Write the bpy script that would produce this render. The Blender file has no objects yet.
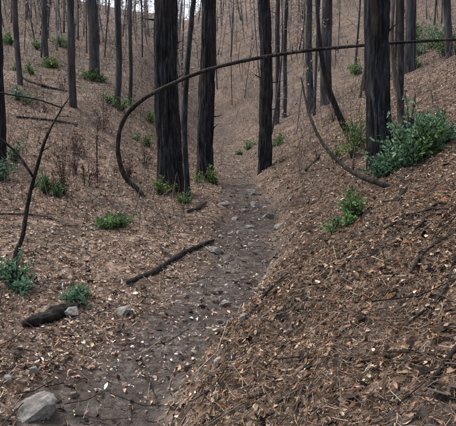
import bpy, math, numpy as np
rng=np.random.default_rng(7)
# ---------------------------------------------------------------- noise
def _h(x,y,z,s):
    h=(x*374761393+y*668265263+z*2147483647+s*144269504)&0xffffffff
    h=((h^(h>>13))*1274126177)&0xffffffff
    h=((h^(h>>15))*668265263)&0xffffffff
    return (h^(h>>16))/4294967295.0
def n3(x,y,z,s=0):
    x,y,z=np.broadcast_arrays(np.asarray(x,float),np.asarray(y,float),np.asarray(z,float))
    xi=np.floor(x).astype(np.int64);yi=np.floor(y).astype(np.int64);zi=np.floor(z).astype(np.int64)
    fx=x-xi;fy=y-yi;fz=z-zi
    fx=fx*fx*(3-2*fx);fy=fy*fy*(3-2*fy);fz=fz*fz*(3-2*fz)
    r=0
    for a in (0,1):
        for b in (0,1):
            for c in (0,1):
                w=(fx if a else 1-fx)*(fy if b else 1-fy)*(fz if c else 1-fz)
                r=r+w*_h(xi+a,yi+b,zi+c,s)
    return r*2-1
def n2(x,y,s=0):
    xi=np.floor(x).astype(np.int64);yi=np.floor(y).astype(np.int64)
    fx=x-xi;fy=y-yi;fx=fx*fx*(3-2*fx);fy=fy*fy*(3-2*fy)
    return ((_h(xi,yi,0,s)*(1-fx)+_h(xi+1,yi,0,s)*fx)*(1-fy)+(_h(xi,yi+1,0,s)*(1-fx)+_h(xi+1,yi+1,0,s)*fx)*fy)*2-1
def fb(x,y,s=0,o=3):
    r=0;a=1
    for i in range(o):
        r=r+a*n2(x*2**i+i*17.3,y*2**i-i*9.1,s+i);a*=.5
    return r/1.6
# ---------------------------------------------------------------- terrain
TY=np.array([-4,0,2.4,3.3,4.5,5.9,8.2,12.6,18,24,30,40,60,200.])
TX=np.array([-1.5,-1.1,-.72,-.52,-.12,.2,.45,.33,.3,.15,-.8,-2,-3,-3.])
def sp(a,k=1.0): return np.logaddexp(0,a*k)/k
def ss(a,b,x):
    t=np.clip((x-a)/(b-a),0,1); return t*t*(3-2*t)
yy=np.linspace(-10,200,4201); xx=np.interp(yy,TY,TX)
kk=np.hanning(25);kk/=kk.sum(); xx=np.convolve(np.pad(xx,12,mode='edge'),kk,'valid')
def xt(y): return np.interp(y,yy,xx)
def hm(x,y):
    d=x-xt(y); yc=np.clip(y,-20,95)
    z=.09*yc
    r=np.clip(d-.38,0,60); z=z+.5*r+.16*(1-np.exp(-r/.3))
    l=np.clip(-d-.42,0,60); z=z+.05*l+.05*(1-np.exp(-l/.2))
    s=(-.5*np.clip(x,-60,0)+.85*yc)-8
    lw=ss(.3,5,-d)
    return z+lw*.25*sp(s,.6)+(1-lw)*.33*sp(yc-26,.4)
def masks(x,y):
    wob=.22*fb(x*1.6,y*1.1,5)+.07*n2(x*9,y*9,6)
    d=x-xt(y)+wob
    tr=(1-ss(.22,.62,np.abs(d)))*(1-.75*ss(9,17,y))
    bk=ss(.35,.8,d)
    return tr,bk
def H(x,y):
    x=np.asarray(x,float);y=np.asarray(y,float)
    tr,bk=masks(x,y)
    far=np.clip(y/12,1,4)
    z=hm(x,y)+(1-tr)*.07*far*fb(x/(1.6*far),y/(1.6*far),11)
    z=z+(.028+.038*bk-.002*tr)*fb(x/.42,y/.42,21)+(.013+.02*bk)*fb(x/.11,y/.11,31)
    z=z-.03*tr*(1+n2(x*2,y*.7,9))
    return z
def nrm(x,y,e=.05):
    gx=(H(x+e,y)-H(x-e,y))/(2*e); gy=(H(x,y+e)-H(x,y-e))/(2*e)
    n=np.stack([-gx,-gy,np.ones_like(gx)],-1); return n/np.linalg.norm(n,axis=-1,keepdims=True)
def ds(c,k=.11):
    l=.3*c[0]+.55*c[1]+.15*c[2];return tuple(a+(l-a)*k for a in c)
# ---------------------------------------------------------------- mesh helpers
def mesh_np(name,V,loops,starts,col=None,mat=None,smooth=False,parent=None,attrs=None):
    me=bpy.data.meshes.new(name)
    me.vertices.add(len(V)); me.vertices.foreach_set('co',np.ascontiguousarray(V,dtype=np.float32).ravel())
    me.loops.add(len(loops)); me.loops.foreach_set('vertex_index',np.ascontiguousarray(loops,dtype=np.int32))
    me.polygons.add(len(starts)); me.polygons.foreach_set('loop_start',np.ascontiguousarray(starts,dtype=np.int32))
    me.update(calc_edges=True); me.validate()
    if smooth: me.polygons.foreach_set('use_smooth',np.ones(len(me.polygons),dtype=bool))
    if col is not None:
        a=me.color_attributes.new('Col','FLOAT_COLOR','POINT')
        c=np.ones((len(V),4),np.float32); c[:,:3]=col; a.data.foreach_set('color',c.ravel())
    if mat: me.materials.append(mat)
    ob=bpy.data.objects.new(name,me); bpy.context.collection.objects.link(ob)
    if parent: ob.parent=parent
    return ob
def mass(name,T,F,fr,S,P,col,mat,smooth=False,parent=None,bend=None):
    N=len(P);T=np.asarray(T,float);V=len(T)
    L=T[None]*S[:,None,:]
    if bend is not None: L[:,:,2]+=bend[:,None]*(T[None,:,0]**2)
    W=np.einsum('nij,nvj->nvi',fr,L)+P[:,None,:]
    fl=np.concatenate([np.array(f) for f in F]); cnt=np.array([len(f) for f in F]); st=np.concatenate([[0],np.cumsum(cnt)[:-1]])
    loops=(fl[None]+np.arange(N)[:,None]*V).ravel(); starts=(st[None]+np.arange(N)[:,None]*len(fl)).ravel()
    c=np.repeat(col,V,axis=0) if col is not None else None
    return mesh_np(name,W.reshape(-1,3),loops,starts,c,mat,smooth,parent)
def frames(n,yaw):
    n=n/np.linalg.norm(n,axis=1,keepdims=True)
    a=np.stack([np.cos(yaw),np.sin(yaw),np.zeros_like(yaw)],1)
    a=a-(a*n).sum(1,keepdims=True)*n; a/=np.linalg.norm(a,axis=1,keepdims=True)+1e-9
    return np.stack([a,np.cross(n,a),n],2)
def frames_dir(d):
    d=d/np.linalg.norm(d,axis=1,keepdims=True)
    r=rng.normal(size=d.shape); b=np.cross(d,r); b/=np.linalg.norm(b,axis=1,keepdims=True)+1e-9
    return np.stack([d,b,np.cross(d,b)],2)
LEAF=[(-.5,0,0),(-.2,.42,.0),(-.2,-.42,0),(.2,.38,0),(.2,-.38,0),(.5,0,0)]
LEAFF=[(0,2,1),(1,2,4,3),(3,4,5)]
LEAF2=[(-.5,0,0),(-.28,.3,.12),(-.25,0,0),(-.28,-.34,.16),(.08,.46,.2),(.1,.04,.02),(.06,-.4,.17),(.38,.2,.08),(.36,-.22,.1),(.52,.05,.05)]
LEAF2F=[(0,2,1),(0,3,2),(1,2,5,4),(2,3,6,5),(4,5,9,7),(5,6,8,9)]
FRAG=[(-.5,-.1,0),(-.3,.36,.05),(.12,.42,-.03),(.5,.12,.05),(.3,-.3,0),(-.15,-.46,.06)]
FRAGF=[(0,5,1),(1,5,4,2),(2,4,3)]
s3=math.sqrt(3)/2
STK=[(-.5,1,0),(-.5,-.5,s3),(-.5,-.5,-s3),(0,1,0),(0,-.5,s3),(0,-.5,-s3),(.5,.6,0),(.5,-.3,s3*.6),(.5,-.3,-s3*.6)]
STKF=[(0,1,4,3),(1,2,5,4),(2,0,3,5),(3,4,7,6),(4,5,8,7),(5,3,6,8)]
class B:
    def __init__(s): s.v=[];s.f=[];s.n=0
    def tube(s,path,rad,seg=8,rough=0.,sd=0,sub=6,flare=0,ridge=False):
        P=np.array(path,float);R=np.array(rad,float)
        n=len(P);Q=[];RR=[]
        Pe=np.vstack([2*P[0]-P[1],P,2*P[-1]-P[-2]])
        for i in range(n-1):
            p0,p1,p2,p3=Pe[i:i+4]
            for t in np.linspace(0,1,sub,endpoint=False):
                Q.append(.5*((2*p1)+(p2-p0)*t+(2*p0-5*p1+4*p2-p3)*t*t+(3*p1-p0-3*p2+p3)*t**3)); RR.append(R[i]*(1-t)+R[i+1]*t)
        Q.append(P[-1]);RR.append(R[-1]);Q=np.array(Q);RR=np.array(RR)
        T=np.gradient(Q,axis=0);T/=np.linalg.norm(T,axis=1,keepdims=True)+1e-9
        u=np.cross(T[0],[0.31,.95,.1]);u/=np.linalg.norm(u)
        th=np.arange(seg)*2*math.pi/seg
        m=len(Q);V=np.zeros((m,seg,3));D=np.concatenate([[0],np.cumsum(np.linalg.norm(np.diff(Q,axis=0),axis=1))])
        for i in range(m):
            u=u-T[i]*np.dot(u,T[i]);u/=np.linalg.norm(u)+1e-9;w=np.cross(T[i],u)
            r=RR[i]*np.ones(seg)
            if rough:
                c,sn=np.cos(th),np.sin(th);k=.35/max(R[0],.02) if not ridge else 1.2
                r=r*(1+rough*n3(c*1.3,sn*1.3,D[i]*k+sd,3)+rough*.7*n3(c*3,sn*3,D[i]*k*1.3+sd,4))
                if ridge:
                    r=r*(1-.17*(1-np.abs(n3(c*6.5,sn*6.5,D[i]*1.3+sd,6)))**4-.08*(1-np.abs(n3(c*11,sn*11,D[i]*3.3+sd,7)))**3)
            if flare:
                hgt=Q[i,2]-Q[0,2]
                r=r*(1+flare*math.exp(-max(hgt,0)/(RR[0]*1.3))*(1+.5*n3(np.cos(th)*1.6,np.sin(th)*1.6,sd*1.,8)))
            V[i]=Q[i]+np.outer(r*np.cos(th),u)+np.outer(r*np.sin(th),w)
        b=s.n;s.v.append(V.reshape(-1,3));s.n+=m*seg
        i,j=np.meshgrid(np.arange(m-1),np.arange(seg),indexing='ij');j2=(j+1)%seg
        s.f.append(np.stack([b+i*seg+j,b+i*seg+j2,b+(i+1)*seg+j2,b+(i+1)*seg+j],-1).reshape(-1,4))
        s.v.append(Q[-1:]);k=s.n;s.n+=1
        e=b+(m-1)*seg;jj=np.arange(seg)
        s.f.append(np.stack([e+jj,e+(jj+1)%seg,np.full(seg,k),np.full(seg,k)],-1))
        s.v.append(Q[:1]);k=s.n;s.n+=1
        s.f.append(np.stack([b+(jj+1)%seg,b+jj,np.full(seg,k),np.full(seg,k)],-1))
    def build(s,name,mat,parent=None,smooth=True):
        V=np.vstack(s.v);F=np.vstack(s.f);tri=F[:,2]==F[:,3]
        loops=np.concatenate([F[~tri].ravel(),F[tri][:,:3].ravel()])
        nq=(~tri).sum();nt=tri.sum()
        st=np.concatenate([np.arange(nq)*4,nq*4+np.arange(nt)*3])
        return mesh_np(name,V,loops,st,None,mat,smooth,parent)
# ---------------------------------------------------------------- materials
def newmat(name,rough=.9,spec=.2):
    m=bpy.data.materials.new(name);m.use_nodes=True;nt=m.node_tree;b=nt.nodes['Principled BSDF']
    b.inputs['Roughness'].default_value=rough;b.inputs['Specular IOR Level'].default_value=spec
    return m,nt,b
def ramp(nt,src,stops,interp='LINEAR'):
    r=nt.nodes.new('ShaderNodeValToRGB');r.color_ramp.interpolation=interp
    e=r.color_ramp.elements
    while len(e)<len(stops): e.new(.5)
    for i,(p,c) in enumerate(stops): e[i].position=p;e[i].color=(*c,1)
    nt.links.new(src,r.inputs[0]);return r.outputs[0]
def mix(nt,f,a,b,mode='MIX'):
    m=nt.nodes.new('ShaderNodeMix');m.data_type='RGBA';m.blend_type=mode
    for s,i in ((f,0),(a,6),(b,7)):
        if hasattr(s,'is_output') : nt.links.new(s,m.inputs[i])
        elif i==0: m.inputs[0].default_value=s
        else: m.inputs[i].default_value=(*s,1)
    return m.outputs[2]
def bump(nt,b,h,st,dist):
    n=nt.nodes.new('ShaderNodeBump');n.inputs['Strength'].default_value=st;n.inputs['Distance'].default_value=dist
    nt.links.new(h,n.inputs['Height']);nt.links.new(n.outputs[0],b.inputs['Normal'])
def noise(nt,vec,sc,det=4,ro=.6):
    n=nt.nodes.new('ShaderNodeTexNoise');n.inputs['Scale'].default_value=sc;n.inputs['Detail'].default_value=det;n.inputs['Roughness'].default_value=ro
    nt.links.new(vec,n.inputs['Vector']);return n.outputs[0]
def coords(nt,scale=(1,1,1)):
    tc=nt.nodes.new('ShaderNodeTexCoord');mp=nt.nodes.new('ShaderNodeMapping');mp.inputs['Scale'].default_value=scale
    nt.links.new(tc.outputs['Object'],mp.inputs[0]);return mp.outputs[0]
def colmat(name,rough=.8,spec=.25,var=.35,sc=30,trans=0):
    m,nt,b=newmat(name,rough,spec)
    a=nt.nodes.new('ShaderNodeAttribute');a.attribute_name='Col';c=a.outputs[0]
    if var:
        v=ramp(nt,noise(nt,coords(nt),sc,2),[(.3,(1-var,)*3),(.7,(1+var,)*3)])
        c=mix(nt,1.0,c,v,'MULTIPLY')
    nt.links.new(c,b.inputs['Base Color'])
    if trans:
        t=nt.nodes.new('ShaderNodeBsdfTranslucent');nt.links.new(c,t.inputs[0])
        ms=nt.nodes.new('ShaderNodeMixShader');ms.inputs[0].default_value=trans
        nt.links.new(b.outputs[0],ms.inputs[1]);nt.links.new(t.outputs[0],ms.inputs[2])
        nt.links.new(ms.outputs[0],nt.nodes['Material Output'].inputs[0])
    return m
def barkmat(name,c0,c1,c2,zs=.12,sc=14,brown=None):
    m,nt,b=newmat(name,.8,.3)
    v=coords(nt,(1,1,zs));v2=coords(nt,(1,1,.35))
    n=noise(nt,v,sc,6,.72)
    c=ramp(nt,n,[(.36,c0),(.50,c1),(.66,c2)])
    big=ramp(nt,noise(nt,v2,2.6,3),[(.38,(.6,.6,.6)),(.62,(1.6,1.59,1.57))])
    c=mix(nt,1.0,c,big,'MULTIPLY')
    if brown:
        f=ramp(nt,noise(nt,coords(nt,(1,1,.2)),5,4,.7),[(.52,(0,0,0)),(.62,(.8,.8,.8))])
        c=mix(nt,f,c,brown)
    nt.links.new(c,b.inputs['Base Color'])
    bump(nt,b,n,1.0,.07);return m
M_char=barkmat('charred_bark',(.003,.003,.004),(.018,.0195,.025),(.075,.081,.10),.16,24,(.048,.034,.029))
M_char2=barkmat('charred_branch',(.010,.009,.009),(.035,.031,.029),(.13,.115,.105),.3,30)
M_grey=barkmat('dead_wood_grey',(.05,.042,.036),(.15,.13,.115),(.30,.27,.24),.2,25)
M_mid=barkmat('hazed_char_trunk',(.014,.014,.018),(.042,.045,.054),(.11,.116,.135),.12,9,(.085,.066,.058))  # charred bark lightened to blue-grey, painted distance haze for farther trunks
M_far=barkmat('weathered_trunk',(.05,.046,.048),(.11,.104,.106),(.22,.208,.205),.15,8)  # grey distance haze painted into the bark colour, not weathering
M_pale=barkmat('haze_pale_trunk',(.15,.138,.135),(.26,.243,.235),(.38,.36,.345),.15,6)  # palest bark, strongest step of the haze put into the colour
M_leaf=colmat('dry_leaf',.8,.2,.3,60)
M_needle=colmat('dry_needle',.9,.1,0)
M_green=colmat('green_leaf',.5,.35,.2,25,.3)
M_peb=colmat('pebble_stone',.9,.2,.4,60)
def rockmat():
    m,nt,b=newmat('lichen_rock',.9,.2);v=coords(nt)
    n=noise(nt,v,26,7,.75);c=ramp(nt,n,[(.32,(.17,.16,.145)),(.5,(.40,.385,.36)),(.68,(.60,.585,.56))])
    c=mix(nt,ramp(nt,noise(nt,v,9,4),[(.50,(0,0,0)),(.62,(.65,.65,.65))]),c,(.17,.14,.11))
    nt.links.new(c,b.inputs['Base Color']);bump(nt,b,n,1.0,.03);return m
M_rock=rockmat()
def groundmat():
    m,nt,b=newmat('leaf_litter_ground',.95,.1);v=coords(nt)
    def vor(sc,st):
        dn=nt.nodes.new('ShaderNodeTexNoise');dn.inputs['Scale'].default_value=sc*.6;dn.inputs['Detail'].default_value=1;nt.links.new(v,dn.inputs['Vector'])
        mx=mix(nt,.06,v,dn.outputs['Color'])
        o=nt.nodes.new('ShaderNodeTexVoronoi');o.inputs['Scale'].default_value=sc;nt.links.new(mx,o.inputs['Vector'])
        s=nt.nodes.new('ShaderNodeSeparateColor');nt.links.new(o.outputs['Color'],s.inputs[0])
        return ramp(nt,s.outputs[0],[(p,ds(c)) for p,c in st],'CONSTANT')
    lit=vor(26,[(0,(.065,.043,.031)),(.22,(.175,.113,.078)),(.44,(.285,.19,.134)),(.66,(.39,.272,.197)),(.86,(.58,.465,.375))])
    lit2=vor(6,[(0,(.13,.083,.058)),(.3,(.25,.168,.12)),(.7,(.37,.26,.19))])
    lit=mix(nt,.4,lit,lit2)
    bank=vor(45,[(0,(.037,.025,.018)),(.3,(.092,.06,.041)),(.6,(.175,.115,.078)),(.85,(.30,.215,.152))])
    soil=ramp(nt,noise(nt,v,16,5,.75),[(.34,(.044,.037,.033)),(.5,(.112,.096,.086)),(.66,(.21,.188,.168))])
    soil=mix(nt,ramp(nt,noise(nt,v,3.2,3),[(.42,(0,0,0)),(.6,(.65,.65,.65))]),soil,(.066,.052,.044))
    a=nt.nodes.new('ShaderNodeAttribute');a.attribute_name='Col'
    s=nt.nodes.new('ShaderNodeSeparateColor');nt.links.new(a.outputs[0],s.inputs[0])
    patch=ramp(nt,noise(nt,v,.9,6,.72),[(.45,(0,0,0)),(.61,(.85,.85,.85))])
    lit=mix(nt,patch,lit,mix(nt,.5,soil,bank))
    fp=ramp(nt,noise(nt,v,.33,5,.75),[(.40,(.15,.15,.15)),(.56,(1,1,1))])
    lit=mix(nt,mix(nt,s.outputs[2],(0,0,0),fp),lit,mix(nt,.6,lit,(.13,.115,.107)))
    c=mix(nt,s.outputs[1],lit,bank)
    ash=ramp(nt,noise(nt,v,2.3,4,.7),[(.51,(0,0,0)),(.63,(.68,.68,.68))])
    c=mix(nt,ash,c,mix(nt,s.outputs[1],c,(.085,.075,.068)))
    c=mix(nt,s.outputs[0],c,soil)
    nt.links.new(c,b.inputs['Base Color'])
    bump(nt,b,noise(nt,v,32,4,.75),1.0,.03);return m
M_ground=groundmat()
# ---------------------------------------------------------------- ground sheet
def graded(lo,a,b,hi,h,g):
    c=list(np.arange(a,b,h));s=h;x=c[-1]
    while x<hi: s*=g;x+=s;c.append(x)
    s=h;x=c[0];L=[]
    while x>lo: s*=g;x-=s;L.append(x)
    return np.array(L[::-1]+c)
gx=graded(-170,-2.2,2.2,170,.02,1.035);gy=graded(-30,1.2,5.2,230,.02,1.017)
X,Y=np.meshgrid(gx,gy);Z=H(X,Y);ny,nx=X.shape
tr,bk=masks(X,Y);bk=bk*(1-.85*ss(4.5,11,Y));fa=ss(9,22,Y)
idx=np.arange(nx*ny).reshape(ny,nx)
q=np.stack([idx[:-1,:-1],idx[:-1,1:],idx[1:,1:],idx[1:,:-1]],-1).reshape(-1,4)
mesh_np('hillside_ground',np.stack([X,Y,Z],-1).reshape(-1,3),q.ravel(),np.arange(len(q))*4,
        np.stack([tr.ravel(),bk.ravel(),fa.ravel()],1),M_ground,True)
# ---------------------------------------------------------------- litter
def scatter(n,y0,y1,expo,side=.62,dens0=3.):
    g=np.linspace(y0,y1,4000);w=g*np.minimum(1,(dens0/g))**expo;cw=np.cumsum(w);cw/=cw[-1]
    y=np.interp(rng.random(n),cw,g);x=(rng.random(n)*2-1)*side*(y+.6);return x,y
def pick(pal,n,p=None,j=.18):
    pal=np.array(pal);c=pal[rng.choice(len(pal),n,p=p)];return c*(1+j*rng.normal(size=(n,1)))*(1+.05*rng.normal(size=(n,3)))
PAL=[ds(c) for c in [(.51,.36,.265),(.38,.255,.18),(.26,.17,.118),(.72,.62,.52),(.145,.095,.068),(.41,.23,.125),(.05,.038,.032)]]
def litter(name,n,T,F,l0,l1,w0,w1,thick,seed,bf=.5):
    x,y=scatter(n,.9,42,1.55)
    tr,bk=masks(x,y);patch=ss(-.5,.3,fb(x*.8,y*.8,77))*ss(-.7,.2,fb(x*2.7,y*2.7,78));cover=1-ss(10,30,y)*.7*ss(-.1,.3,fb(x*.3,y*.3,79))
    patch=np.maximum(patch,.45*bk)
    keep=rng.random(len(x))<(1-.84*tr)*(1-bf*bk*(1-.7*ss(4,10,y)))*(.30+.70*patch)*cover
    x,y,bk=x[keep],y[keep],bk[keep];n=len(x)
    L=(l0+(l1-l0)*rng.random(n)**1.9)*(1+.035*y)*(1-.12*bk*(y<5))
    nn=nrm(x,y)+rng.normal(size=(n,3))*.45
    P=np.stack([x,y,H(x,y)+rng.uniform(.000,.02,n)],1)
    col=pick(PAL,n,[.24,.23,.17,.12,.13,.05,.06],.24)
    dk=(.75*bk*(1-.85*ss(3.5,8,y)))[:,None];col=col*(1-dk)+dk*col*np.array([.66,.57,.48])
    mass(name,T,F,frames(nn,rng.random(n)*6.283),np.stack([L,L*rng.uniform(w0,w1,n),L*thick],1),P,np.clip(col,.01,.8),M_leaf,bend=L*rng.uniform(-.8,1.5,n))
litter('leaf_litter',115000,LEAF2,LEAF2F,.015,.052,.25,.7,.95,1,.45)
litter('leaf_litter.001',70000,LEAF,LEAFF,.018,.062,.12,.3,1,2,.35)
litter('leaf_fragments',150000,FRAG,FRAGF,.006,.026,.3,1,1,3,.0)
# needles / shredded twigs, mostly on the bank
x,y=scatter(155000,.9,16,1.6,dens0=2.5)
tr,bk=masks(x,y);keep=rng.random(len(x))<(.2+.8*bk)*(1-.7*tr)
x,y=x[keep],y[keep];n=len(x)
nn=nrm(x,y)+rng.normal(size=(n,3))*.3;fr=frames(nn,rng.random(n)*6.283)
L=.012+.085*rng.random(n)**2.3;r=rng.uniform(.0005,.0016,n)*(1+.12*y)
P=np.stack([x,y,H(x,y)+rng.uniform(.001,.022,n)],1)
col=np.clip(pick([ds(c) for c in [(.22,.13,.077),(.32,.218,.142),(.13,.083,.054),(.42,.335,.26),(.045,.036,.031),(.17,.15,.135)]],n,[.24,.21,.2,.08,.13,.14]),.01,.6)
mass('needle_litter',STK,STKF,fr,np.stack([L,r,r],1),P,col,M_needle,bend=L*rng.uniform(-.6,.6,n))
# fallen twigs
x,y=scatter(5200,1.0,26,1.25);n=len(x)
tr,bk=masks(x,y);keep=rng.random(n)<1-.5*tr;x,y=x[keep],y[keep];n=len(x)
fr=frames(nrm(x,y,.15)+rng.normal(size=(n,3))*.16,rng.random(n)*6.283)
L=.06+.36*rng.random(n)**1.6;r=rng.uniform(.0012,.004,n)*(1+.05*y)
mass('fallen_twigs',STK,STKF,fr,np.stack([L,r,r],1),np.stack([x,y,H(x,y)+.016],1),
     np.clip(pick([(.03,.025,.022),(.09,.074,.061),(.30,.255,.215)],n,[.45,.33,.22]),.01,.5),M_needle,bend=L*rng.uniform(-.6,.6,n))
# bark chips and charcoal
x,y=scatter(13000,1.0,20,1.5);n=len(x);tr,bk=masks(x,y);keep=rng.random(n)<.4+.6*bk;x,y=x[keep],y[keep];n=len(x)
fr=frames(nrm(x,y)+rng.normal(size=(n,3))*.4,rng.random(n)*6.283);L=(.012+.055*rng.random(n)**2)*(1+.04*y)
mass('bark_chips',FRAG,FRAGF,fr,np.stack([L,L*rng.uniform(.25,.8,n),L],1),np.stack([x,y,H(x,y)+.012],1),
     np.clip(pick([(.022,.019,.017),(.06,.046,.038),(.19,.088,.047)],n,[.52,.33,.15]),.006,.5),M_needle)
# pebbles
import bmesh
def ico(sub):
    bm=bmesh.new();bmesh.ops.create_icosphere(bm,subdivisions=sub,radius=1.0)
    v=np.array([p.co[:] for p in bm.verts]);f=[tuple(q.index for q in a.verts) for a in bm.faces];bm.free();return v,f
iv,iff=ico(2)
for gi in range(4):
    gg=np.random.default_rng(60+gi);tv=iv.copy()
    for _ in range(8):
        d=gg.normal(size=3);d/=np.linalg.norm(d);k=tv@d;tv=tv-np.outer(np.clip(k-gg.uniform(.4,.8),0,None)*.95,d)
    tv=tv*(1+.2*n3(tv[:,0]*1.7+gi*7,tv[:,1]*1.7,tv[:,2]*1.7,gi)[:,None])
    m_=900
    y=2+20*rng.random(m_)**1.4
    x=xt(y)+rng.normal(size=m_)*.36
    kp=rng.random(m_)<ss(-.35,.35,fb(x*1.7,y*1.7,91));x,y=x[kp],y[kp];m_=len(x)
    far_=rng.random(m_)<.12;x[far_]+=rng.normal(size=far_.sum())*1.6
    r=.003+.030*rng.random(m_)**6; r*=(1+.03*y)
    fr=frames(np.array([[0,0,1.]])+rng.normal(size=(m_,3))*.3,rng.random(m_)*6.283)
    mass('trail_pebbles' if gi==0 else 'trail_pebbles.%03d'%gi,tv,iff,fr,np.stack([r,r*rng.uniform(.6,1,m_),r*rng.uniform(.4,.7,m_)],1),
         np.stack([x,y,H(x,y)-r*.1],1),np.clip(pick([(.19,.165,.145),(.28,.255,.23),(.12,.098,.082),(.46,.43,.40)],m_,[.38,.24,.28,.10]),.02,.65),M_peb)
rv,rf=ico(5)
def rock(x,y,sx,sy,sz,yaw=0,sd=0,mat=None,sink=.25,name='rock'):
    v=rv.copy();g=np.random.default_rng(sd+50)
    for _ in range(14):
        d=g.normal(size=3);d/=np.linalg.norm(d);o=g.uniform(.42,.8);k=v@d;v=v-np.outer(np.clip(k-o,0,None)*.98,d)
    v=v*(1+.10*n3(v[:,0]*2+sd,v[:,1]*2,v[:,2]*2,sd)+.05*n3(v[:,0]*6,v[:,1]*6,v[:,2]*6,sd+1)+.025*n3(v[:,0]*17,v[:,1]*17,v[:,2]*17,2))[:,None]
    v=v*np.array([sx,sy,sz])*1.18;c,s=math.cos(yaw),math.sin(yaw)
    v=np.stack([v[:,0]*c-v[:,1]*s,v[:,0]*s+v[:,1]*c,v[:,2]],1)+np.array([x,y,float(H(x,y))+sz*(1-2*sink)*.8])
    fl=np.array(rf);mesh_np(name,v,fl.ravel(),np.arange(len(fl))*3,None,mat or M_rock,True)
rock(-1.06,2.56,.12,.09,.08,.3,3)
rock(-1.30,2.76,.04,.035,.035,0,2);rock(-1.2,2.9,.035,.035,.03,1,1)
rock(-1.22,3.72,.09,.06,.05,.2,4);rock(-.84,3.88,.07,.055,.055,.5,5);rock(-1.28,3.98,.05,.04,.04,.2,6)
rock(-.16,5.8,.10,.075,.065,.2,7);rock(.32,7.2,.08,.06,.045,1,8);rock(-.07,8.5,.11,.08,.06,.4,9)
rock(.66,8.0,.12,.08,.06,.4,10);rock(.5,8.9,.11,.09,.07,1.4,11);rock(-.02,4.15,.055,.04,.04,1,12)
rock(.72,7.1,.09,.06,.05,2,13);rock(.3,6.2,.05,.05,.03,2,14);rock(.1,3.05,.035,.03,.025,.5,15);rock(.5,10.6,.12,.1,.07,.1,16);rock(-.45,3.3,.03,.025,.02,.1,17)
rock(.42,5.5,.045,.04,.03,.5,18);rock(.0,5.0,.04,.03,.025,.8,19);rock(.15,6.9,.05,.04,.03,.2,20);rock(-.25,4.6,.03,.028,.02,.3,21);rock(.62,6.4,.05,.04,.035,.3,22)
rock(.12,7.7,.07,.05,.04,.7,23);rock(.28,8.4,.06,.05,.04,.1,24);rock(-.1,6.6,.05,.04,.03,.9,25);rock(.45,4.9,.03,.03,.02,.9,26);rock(-.75,3.1,.025,.02,.018,.9,27)
# ---------------------------------------------------------------- fallen logs
def gpath(pts,up): return [(a,b,float(H(a,b))+up) for a,b in pts]
b=B();b.tube(gpath([(-.93,4.45),(-.75,4.9),(-.55,5.45),(-.3,6.0),(-.18,6.35)],.022),[.022,.032,.030,.026,.012],12,.24,3,8);
b.tube(gpath([(-.6,5.3),(-.75,5.5),(-.82,5.75)],.04),[.014,.01,.005],6,.1,1);b.build('fallen_log',M_char2)
b=B();b.tube(gpath([(-1.5,3.47),(-1.4,3.58),(-1.3,3.71),(-1.2,3.83)],.03),[.022,.045,.05,.02],18,.4,9,10);b.build('charred_log_piece',M_char2)
for pts,rr in (([(.05,2.9),(.3,3.3),(.55,3.75)],.009),([(.75,3.2),(.95,3.55),(1.05,4.1)],.010),([(.62,1.45),(.8,1.62),(1.1,1.8)],.006),([(-.62,7.6),(-.5,7.9),(-.38,8.5)],.028),
    ([(1.6,4.6),(1.9,5.2),(2.0,5.9)],.012),([(-3.2,6.2),(-2.6,6.5),(-2.1,6.4)],.012),([(-5.2,12.2),(-4.4,12.6),(-3.9,12.9)],.03),([(-7,17),(-6.2,16.4),(-5.2,16.2)],.04),([(1.5,9.5),(1.9,10.4),(2.0,11.5)],.025),
    ([(.9,2.4),(1.05,2.55),(1.3,2.6)],.007),([(-.3,2.3),(-.1,2.5),(.15,2.45)],.004),([(1.0,2.9),(1.25,3.1),(1.35,3.5)],.008),([(.75,2.0),(.95,2.1),(1.1,2.35)],.005)):
    b=B();b.tube(gpath(pts,rr*.6+.008),[rr,rr*1.15,rr*.5],8,.25,9)
    q0=np.array(pts[1]);b.tube(gpath([tuple(q0),tuple(q0+[.5*(pts[2][0]-pts[1][0])+.1,.3*(pts[2][1]-pts[1][1])])],rr*.6+.012),[rr*.6,rr*.25],6,.2,2)
    b.build('fallen_branch',M_char2)
b=B();zz=float(H(1.2,3.25))
for i in range(14):
    g=np.random.default_rng(i);a=g.uniform(2.0,5.6);L_=g.uniform(.08,.28);s=np.array([1.2,3.3,0])+g.normal(size=3)*[.09,.07,0]
    d=np.array([math.cos(a),math.sin(a)*.7,0]);e=s+d*L_;m_=s+d*L_*.5+g.normal(size=3)*.02
    s[2]=float(H(s[0],s[1]))-.01;m_[2]=float(H(m_[0],m_[1]))+g.uniform(.0,.03);e[2]=float(H(e[0],e[1]))
    r_=g.uniform(.006,.014);b.tube([s,m_,e],[r_,r_*.8,.003],8,.3,i)
b.build('burnt_roots',M_char2)
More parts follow.
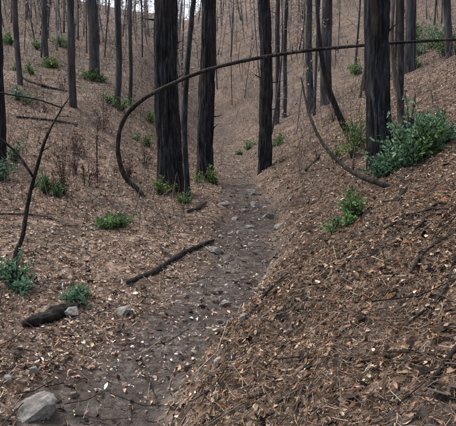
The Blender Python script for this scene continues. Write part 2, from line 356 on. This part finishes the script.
# ---------------------------------------------------------------- trees
def tree(x,y,r,lean=(0,0),hgt=13,taper=.55,mat=None,seg=26,br=10,brz=4,sd=0,curve=0,name='burnt_tree',flare=.35):
    g=np.random.default_rng(sd*13+5);z0=float(H(x,y))-.25
    if mat is None: mat=M_char if y<14 else M_mid  # farther trees take the bark with painted haze
    b=B();n=14;pts=[];rad=[]
    for i in range(n+1):
        t=i/n;t=t**1.25;h=t*hgt
        wob=(.03+.5*max(0,.12-r))*(math.sin(h*1.1+sd)-math.sin(sd))*min(1,h)
        pts.append((x+lean[0]*h+curve*math.sin(h*.5)+wob,y+lean[1]*h+wob*.5,z0+h));rad.append(r*(1-(1-taper)*t*1.0) if t<.98 else r*.3)
    b.tube(pts,rad,seg,.09,sd,18 if seg>30 else 5,flare,seg>30)
    A=np.array(pts)
    for k in range(br):
        low=k<br*.35
        h=g.uniform(.9,3.5) if low else g.uniform(brz,hgt*.95);i=np.interp(h,A[:,2]-z0,np.arange(n+1));i0=int(min(i,n-1));c=A[i0]*(1-(i-i0))+A[i0+1]*(i-i0)
        a=g.uniform(0,6.283);Lb=g.uniform(.05,.3)+r if low else g.uniform(.5,2.0);up=g.uniform(-.2,.7)
        d=np.array([math.cos(a),math.sin(a),up])
        b.tube([c,c+d*Lb*.5+[0,0,-.03],c+d*Lb+[0,0,g.uniform(-.1,.3)*(0 if low else 1)]],[max(.008,r*(.1 if low else .14)),max(.006,r*.08),.003],5,0,0,3)
        e=c+d*Lb*.6
        if not low:
            for _ in range(2):
                d2=d+g.normal(size=3)*.5;b.tube([e,e+d2*Lb*.35],[.007,.003],4,0,0,2)
    return b.build(name,mat)
tree(-4.2,8.9,.16,(.045,0),12,.7,sd=1,seg=40,br=12)
tree(-6.7,16.1,.09,(.02,0),12,.6,sd=2,seg=14)
tree(-7.5,20.8,.11,(0,0),13,.6,sd=3,seg=14)
tree(-4.5,14.5,.11,(-.02,0),13,.6,sd=4,seg=16)
tree(-5.1,19.2,.20,(-.035,0),14,.6,sd=5,seg=18)
tree(-3.75,16.8,.11,(.03,0),12,.6,sd=6,seg=14)
tree(-3.5,17.6,.07,(.06,0),11,.5,sd=7,seg=12)
tree(-1.1,9.4,.245,(.0,.0),15,.6,sd=8,seg=88,br=12,brz=4.5)
tree(-.70,8.45,.05,(.035,0),9,.5,sd=9,seg=16,br=10,brz=3)
tree(-.55,11.9,.21,(.012,0),15,.6,sd=10,seg=72,br=12,brz=5)
tree(.98,13.0,.185,(-.018,0),14,.65,sd=11,seg=64,br=12,brz=5)
tree(2.3,23.5,.13,(.0,0),14,.6,sd=12,seg=14)
tree(2.75,24.3,.11,(.01,0),14,.6,sd=13,seg=14)
tree(3.5,21,.16,(-.03,0),14,.6,sd=14,seg=16)
tree(4.25,21.5,.25,(-.01,0),15,.6,sd=15,seg=18)
tree(2.2,7.0,.195,(-.06,.01),13,.6,sd=16,seg=88,br=12,brz=4)
tree(3.4,9.7,.07,(-.07,0),10,.5,sd=17,seg=14)
tree(6.7,18.5,.2,(-.03,0),14,.6,sd=18,seg=16)
tree(5.2,17,.11,(.02,0),12,.6,sd=19,seg=14)
tree(7.5,17,.13,(-.08,0),12,.6,sd=20,seg=14)
b=B();z=float(H(2.4,6.8));b.tube([(2.42,6.75,z-.15),(2.42,6.78,z+.25),(2.5,6.8,z+.55)],[.15,.11,.05],18,.25,5,8,.3);b.build('charred_stump',M_char)
b=B();z=float(H(2.75,7.6));b.tube([(2.75,7.6,z-.1),(2.66,7.6,z+.5),(2.53,7.6,z+1.1),(2.46,7.6,z+1.7),(2.5,7.6,z+2.6),(2.6,7.6,z+4)],[.05,.045,.04,.035,.03,.02],12,.08,2);b.build('dead_sapling',M_grey)
# arched sapling
b=B();zb=float(H(-1.48,8.5))
b.tube([(-1.42,8.5,zb-.12),(-1.56,8.5,zb+.12),(-1.79,8.5,1.35),(-1.90,8.5,1.81),(-1.79,8.48,2.30),(-1.47,8.4,2.62),(-.98,8.3,2.86),(-.38,8.1,3.06),(.36,7.9,3.20),(1.13,7.7,3.28),(1.87,7.5,3.31),(2.57,7.3,3.32),(3.31,7.1,3.31),(4.1,6.8,3.2)],
 [.05,.046,.042,.040,.038,.035,.032,.030,.028,.026,.024,.022,.019,.012],12,.12,3,8)
g=np.random.default_rng(4)
for k in range(22):
    t=g.uniform(.1,1);px=-1.0+t*4.5;c=np.array([px,8.25-.25*(px+1),np.interp(px,[-.98,-.38,.36,1.13,1.87,2.57,3.31],[2.86,3.06,3.2,3.28,3.31,3.32,3.31])])
    L_=g.uniform(.04,.35);b.tube([c,c+[g.uniform(-.1,.3)*L_,.1*L_,L_*g.choice([1,-1])]],[.006,.002],4,0,0,2)
b.build('arched_burnt_sapling',M_char2)
# leaning bare sapling at left
b=B();b.tube([(-2.19,4.9,float(H(-2.18,4.9))-.08),(-2.14,4.9,float(H(-2.18,4.9))+.1),(-2.08,4.9,.85),(-2.02,4.9,1.15),(-1.92,4.9,1.5),(-1.80,4.92,1.86),(-1.62,4.95,2.18)],[.024,.023,.022,.02,.018,.013,.006],10,.16,1)
b.tube([(-1.95,4.9,1.45),(-2.08,4.85,1.68),(-2.25,4.8,1.84),(-2.45,4.7,1.95),(-2.7,4.6,2.0)],[.013,.013,.011,.009,.005],8,.1,1)
b.tube([(-1.65,4.95,2.13),(-1.85,4.85,2.2),(-2.1,4.75,2.24),(-2.4,4.6,2.3)],[.008,.008,.007,.004],7,.1,1)
for a,c in (((-1.85,4.9,1.7),(-1.7,4.9,1.8)),((-1.98,4.9,1.3),(-1.88,4.9,1.42)),((-2.2,4.75,2.26),(-2.25,4.7,2.42)),((-1.7,4.93,2.05),(-1.58,5.0,2.05)),((-1.62,4.95,2.17),(-1.52,4.95,2.32))):
    b.tube([a,c],[.005,.002],5,0,0,2)
b.build('leaning_dead_sapling',M_char2)
z1=float(H(2.8,11.7));z2=float(H(1.74,5.6))
b=B();b.tube([(2.95,11.7,z1-.1),(2.8,11.7,z1+.05),(2.55,11.6,z1+.5),(2.25,11.5,z1+1.2),(2.05,11.4,z1+2.2),(1.95,11.4,z1+3.6)],[.09,.08,.07,.06,.05,.03],12,.08,1);b.build('bowed_burnt_tree',M_char)
b=B();b.tube([(1.95,5.5,z2+.0),(1.78,5.6,z2+.06),(1.5,5.9,z2+.2),(1.25,6.3,z2+.5),(1.1,6.7,z2+.95),(1.02,7.0,z2+1.5)],[.03,.03,.027,.022,.017,.01],10,.15,1)
b.tube([(1.5,5.9,z2+.2),(1.55,6.0,z2+.5),(1.7,6.1,z2+.75)],[.014,.01,.005],7,0,0);b.build('bowed_dead_branch',M_char2)
# ---------------------------------------------------------------- shrubs
def shrub(x,y,w,h,pal,sd,stems=26,lpm=34,ls=.05,name='resprouting_shrub',mat=None,droop=.25):
    g=np.random.default_rng(sd);z=float(H(x,y));b=B();PP=[];DD=[];CC=[]
    pal=np.array(pal);ph=g.uniform(0,6.28,3)
    offs=[np.zeros(3)]+[np.array([g.normal()*w*.38,g.normal()*w*.2,0]) for _ in range(2)]
    osc=[1]+[g.uniform(.35,.8) for _ in range(2)]
    for k in range(stems):
        j=g.choice(3,p=[.5,.28,.22]);of=offs[j];sc_=osc[j]
        a=g.uniform(0,6.283);q=math.sqrt(g.random());lob=1+.35*math.sin(2*a+ph[0])+.25*math.sin(3*a+ph[1])
        o=np.array([math.cos(a),math.sin(a),0])*q*w*.45*g.uniform(.5,1.3)*lob*sc_
        hh=h*sc_*(1-.4*q*q)*g.uniform(.35,1.25);bx,by=x+of[0],y+of[1];s=np.array([bx,by,float(H(bx,by))-.02])+o*.15
        e=s+o+[0,0,hh];mpt=s+o*.35+[0,0,hh*.65];tip=e+o*.2-[0,0,droop*hh*g.random()]
        b.tube([s,mpt,e,tip],[.006,.0045,.003,.0015],4,0,0,3)
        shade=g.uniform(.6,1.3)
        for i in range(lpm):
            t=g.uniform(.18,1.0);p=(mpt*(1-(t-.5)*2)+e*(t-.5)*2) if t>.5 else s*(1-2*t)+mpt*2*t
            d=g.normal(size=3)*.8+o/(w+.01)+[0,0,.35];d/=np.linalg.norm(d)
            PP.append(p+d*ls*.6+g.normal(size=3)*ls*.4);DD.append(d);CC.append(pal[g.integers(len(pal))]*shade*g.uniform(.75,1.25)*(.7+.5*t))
    PP=np.array(PP);DD=np.array(DD);n=len(PP)
    root=bpy.data.objects.new(name,None);bpy.context.collection.objects.link(root)
    b.build('stems',M_char2,root)
    fr=frames_dir(DD);L=g.uniform(.6,1.3,n)*ls
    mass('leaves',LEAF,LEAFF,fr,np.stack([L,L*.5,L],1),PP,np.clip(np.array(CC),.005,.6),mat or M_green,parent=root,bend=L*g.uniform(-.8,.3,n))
G1=[ds(c,.1) for c in [(.09,.20,.06),(.13,.26,.075),(.06,.13,.045),(.19,.30,.10)]]
G2=[ds(c,.1) for c in [(.085,.20,.105),(.135,.28,.15),(.055,.13,.078),(.20,.33,.19)]]
G3=[ds(c,.1) for c in [(.15,.245,.06),(.21,.31,.08),(.085,.155,.045)]]
BR=[(.17,.105,.08),(.25,.16,.12),(.10,.067,.053),(.33,.23,.18)]
SH=[(-1.85,4.2,.62,.28,G2,.038),(-1.5,6.5,.62,.2,G1,.04),(2.25,6.1,.9,.78,G2,.055),(1.98,6.2,.5,.45,G2,.05),(2.6,6.3,.6,.5,G2,.05),(2.35,5.9,.6,.5,G1,.05),(1.22,4.75,.38,.32,G1,.038),
 (-1.2,9.0,.5,.36,G3,.05),(-.43,11.4,.5,.42,G3,.055),(2.25,8.9,.7,.65,G3,.05),(2.5,9.3,.6,.6,G1,.05),(-5.92,14.0,.7,.4,G2,.06),(-7.2,20.3,1.1,.45,G3,.075),(-5.1,19,.9,.45,G1,.075),
 (-3.5,16.3,.7,.5,G1,.065),(-2.7,17.2,.6,.4,G1,.065),(-2.3,14,.5,.3,G1,.055),(-2.86,7.65,.25,.34,G1,.04),(-3.7,7.9,.5,.38,G2,.05),(-4.0,9.2,.5,.4,G2,.05),(-7.1,18,.7,.4,G1,.065),
 (1.77,16.8,.6,.35,G1,.055),(.82,20.2,.7,.4,G1,.065),(6.4,25,1.3,.8,G1,.085),(6.75,18.8,1.1,.6,G1,.075),(9.6,25.8,1.8,1.1,G1,.09),(-.72,8.3,.3,.27,G1,.045),(7.6,17.6,1.1,1.0,G1,.075),(9,22,2.0,1.2,G2,.09),
 (-9,27,1.3,.6,G1,.09),(-10.5,24,1.2,.6,G1,.09)]
for i,(x,y,w,h,p,ls) in enumerate(SH):
    near=y<8
    shrub(x,y,w,h,p,140+i,stems=int((46 if near else 24)*max(.6,w/.5)**.8),lpm=36 if near else 26,ls=ls)
for i,(x,y,w,h) in enumerate([(-2.6,7.75,.45,.85),(-2.3,8.6,.35,.95),(-2.9,9.3,.5,.7),(-1.95,11.5,.6,.7),(-3.4,13.5,.9,.9),(-5.5,16.5,1,1),(-4.9,13.2,.8,.6),(3.2,15,.7,.7),(-3.3,10.6,.5,.6),(-2.0,9.9,.4,.6)]):
    shrub(x,y,w,h,BR,300+i,stems=14,lpm=15,ls=.05,name='scorched_shrub',mat=M_leaf,droop=.6)
# ---------------------------------------------------------------- background burnt forest
root=bpy.data.objects.new('distant_burnt_forest',None);bpy.context.collection.objects.link(root)
bs=[B(),B(),B()];tw_p=[];tw_d=[];tw_l=[];lf_p=[]
g=np.random.default_rng(21);cnt=0
while cnt<560:
    y=15+65*g.random()**.8;x=g.uniform(-.60,.60)*y
    if abs(x-float(xt(y)))<1.3 and y<27: continue
    if y<25 and g.random()<.72: continue
    cnt+=1
    z=float(hm(x,y))-.2;hh=g.uniform(3,12);r=g.uniform(.012,.055)*(1+.010*y);lx,ly=g.normal()*.06,g.normal()*.04
    cv=g.normal()*.25
    pts=[np.array([x+lx*h+cv*math.sin(h*.35),y+ly*h,z+h]) for h in np.linspace(0,hh,6)]
    u=g.random();k=0 if u<.45*(1-ss(22,50,y))+.1 else (1 if u<.82-.25*ss(20,50,y) else 2)  # paler barks grow commoner with distance, imitating haze by colour
    bs[k].tube(pts,[r,r*.9,r*.78,r*.62,r*.42,r*.15],6,0,0,2)
    nb=int(g.uniform(6,20))
    hs=g.uniform(.1,1,nb)*hh;a=g.uniform(0,6.283,nb)
    for h_,a_ in zip(hs,a):
        l=g.uniform(.4,1.6)*(1-.5*h_/hh);d=np.array([math.cos(a_),math.sin(a_),g.uniform(-.1,.9)])
        c=np.array([x+lx*h_+cv*math.sin(h_*.35),y+ly*h_,z+h_]);tw_p.append(c+d*l*.5);tw_d.append(d);tw_l.append(l)
        d2=d+g.normal(size=3)*.6;l2=l*.5;c2=c+d*l*g.uniform(.4,1);tw_p.append(c2+d2*l2*.5);tw_d.append(d2);tw_l.append(l2)
        if g.random()<.5:
            for _ in range(7): lf_p.append(c+d*l*g.uniform(.4,1.1)+g.normal(size=3)*.15)
bs[0].build('charred_trunks',M_mid,root);bs[1].build('haze_grey_trunks',M_far,root);bs[2].build('haze_pale_trunks',M_pale,root)  # trunk groups by how much haze is painted into their bark
tp=np.array(tw_p);td=np.array(tw_d);tl=np.array(tw_l);n=len(tp);r=.004+.0002*tp[:,1]
mass('twigs',STK,STKF,frames_dir(td),np.stack([tl,r,r],1),tp,np.clip(pick([(.10,.09,.088),(.20,.18,.17),(.33,.305,.29)],n),.01,.5),M_needle,parent=root)
lp=np.array(lf_p);n=len(lp);L=g.uniform(.07,.14,n)*(1+.012*lp[:,1])
mass('scorched_leaves',LEAF,LEAFF,frames_dir(g.normal(size=(n,3))+[0,0,-.6]),np.stack([L,L*.4,L],1),lp,np.clip(pick([(.36,.26,.21),(.47,.37,.31),(.24,.165,.13)],n),.02,.65),M_leaf,parent=root,bend=-L*.3)
# dead brush stems
n=13000;y=6+50*rng.random(n)**.95;x=rng.uniform(-.60,.60,n)*y
k=(np.abs(x-xt(y))>.9)&~((x>xt(y))&(y<9));cl=fb(x*.35,y*.35,88)>-.15;k&=cl;x,y=x[k],y[k];n=len(x)
L=rng.uniform(.12,1.0,n)*(.6+.014*y);d=rng.normal(size=(n,3))*.42+np.array([0,0,1.])
d/=np.linalg.norm(d,axis=1,keepdims=True);P=np.stack([x,y,H(x,y)],1)+d*L[:,None]*.5;r=.0023+.00017*y
mass('dead_brush',STK,STKF,frames_dir(d),np.stack([L,r,r],1),P,np.clip(pick([(.075,.06,.053),(.18,.14,.115),(.33,.275,.235)],n),.01,.5),M_needle,bend=L*rng.uniform(-.5,.5,n))
# ---------------------------------------------------------------- sky, light, camera
w=bpy.data.worlds.new('World');bpy.context.scene.world=w;w.use_nodes=True;nt=w.node_tree
sk=nt.nodes.new('ShaderNodeTexSky');sk.sky_type='NISHITA';sk.sun_disc=False
el,az=math.radians(58),math.radians(-60)
sk.sun_elevation=el;sk.sun_rotation=az;sk.air_density=1.0;sk.dust_density=5;sk.ozone_density=1
hs=nt.nodes.new('ShaderNodeHueSaturation');hs.inputs['Saturation'].default_value=.5;hs.inputs['Value'].default_value=1.7
nt.links.new(sk.outputs[0],hs.inputs['Color']);nt.links.new(hs.outputs[0],nt.nodes['Background'].inputs[0]);nt.nodes['Background'].inputs[1].default_value=.15
sun=bpy.data.lights.new('sun','SUN');sun.energy=1.4;sun.angle=math.radians(14);sun.color=(1,.98,.95)
so=bpy.data.objects.new('sun',sun);bpy.context.collection.objects.link(so)
from mathutils import Vector
dirv=Vector((math.sin(az)*math.cos(el),math.cos(az)*math.cos(el),math.sin(el)))
so.rotation_euler=dirv.to_track_quat('Z','Y').to_euler()
cam=bpy.data.cameras.new('camera');co=bpy.data.objects.new('camera',cam);bpy.context.collection.objects.link(co)
cam.sensor_width=36;cam.lens=36*489/456;cam.clip_start=.05;cam.clip_end=600
co.location=(0,0,1.6);co.rotation_euler=(math.radians(84),0,0);bpy.context.scene.camera=co
sc=bpy.context.scene;sc.view_settings.view_transform='Standard';sc.view_settings.look='None';sc.view_settings.exposure=0
print('done')
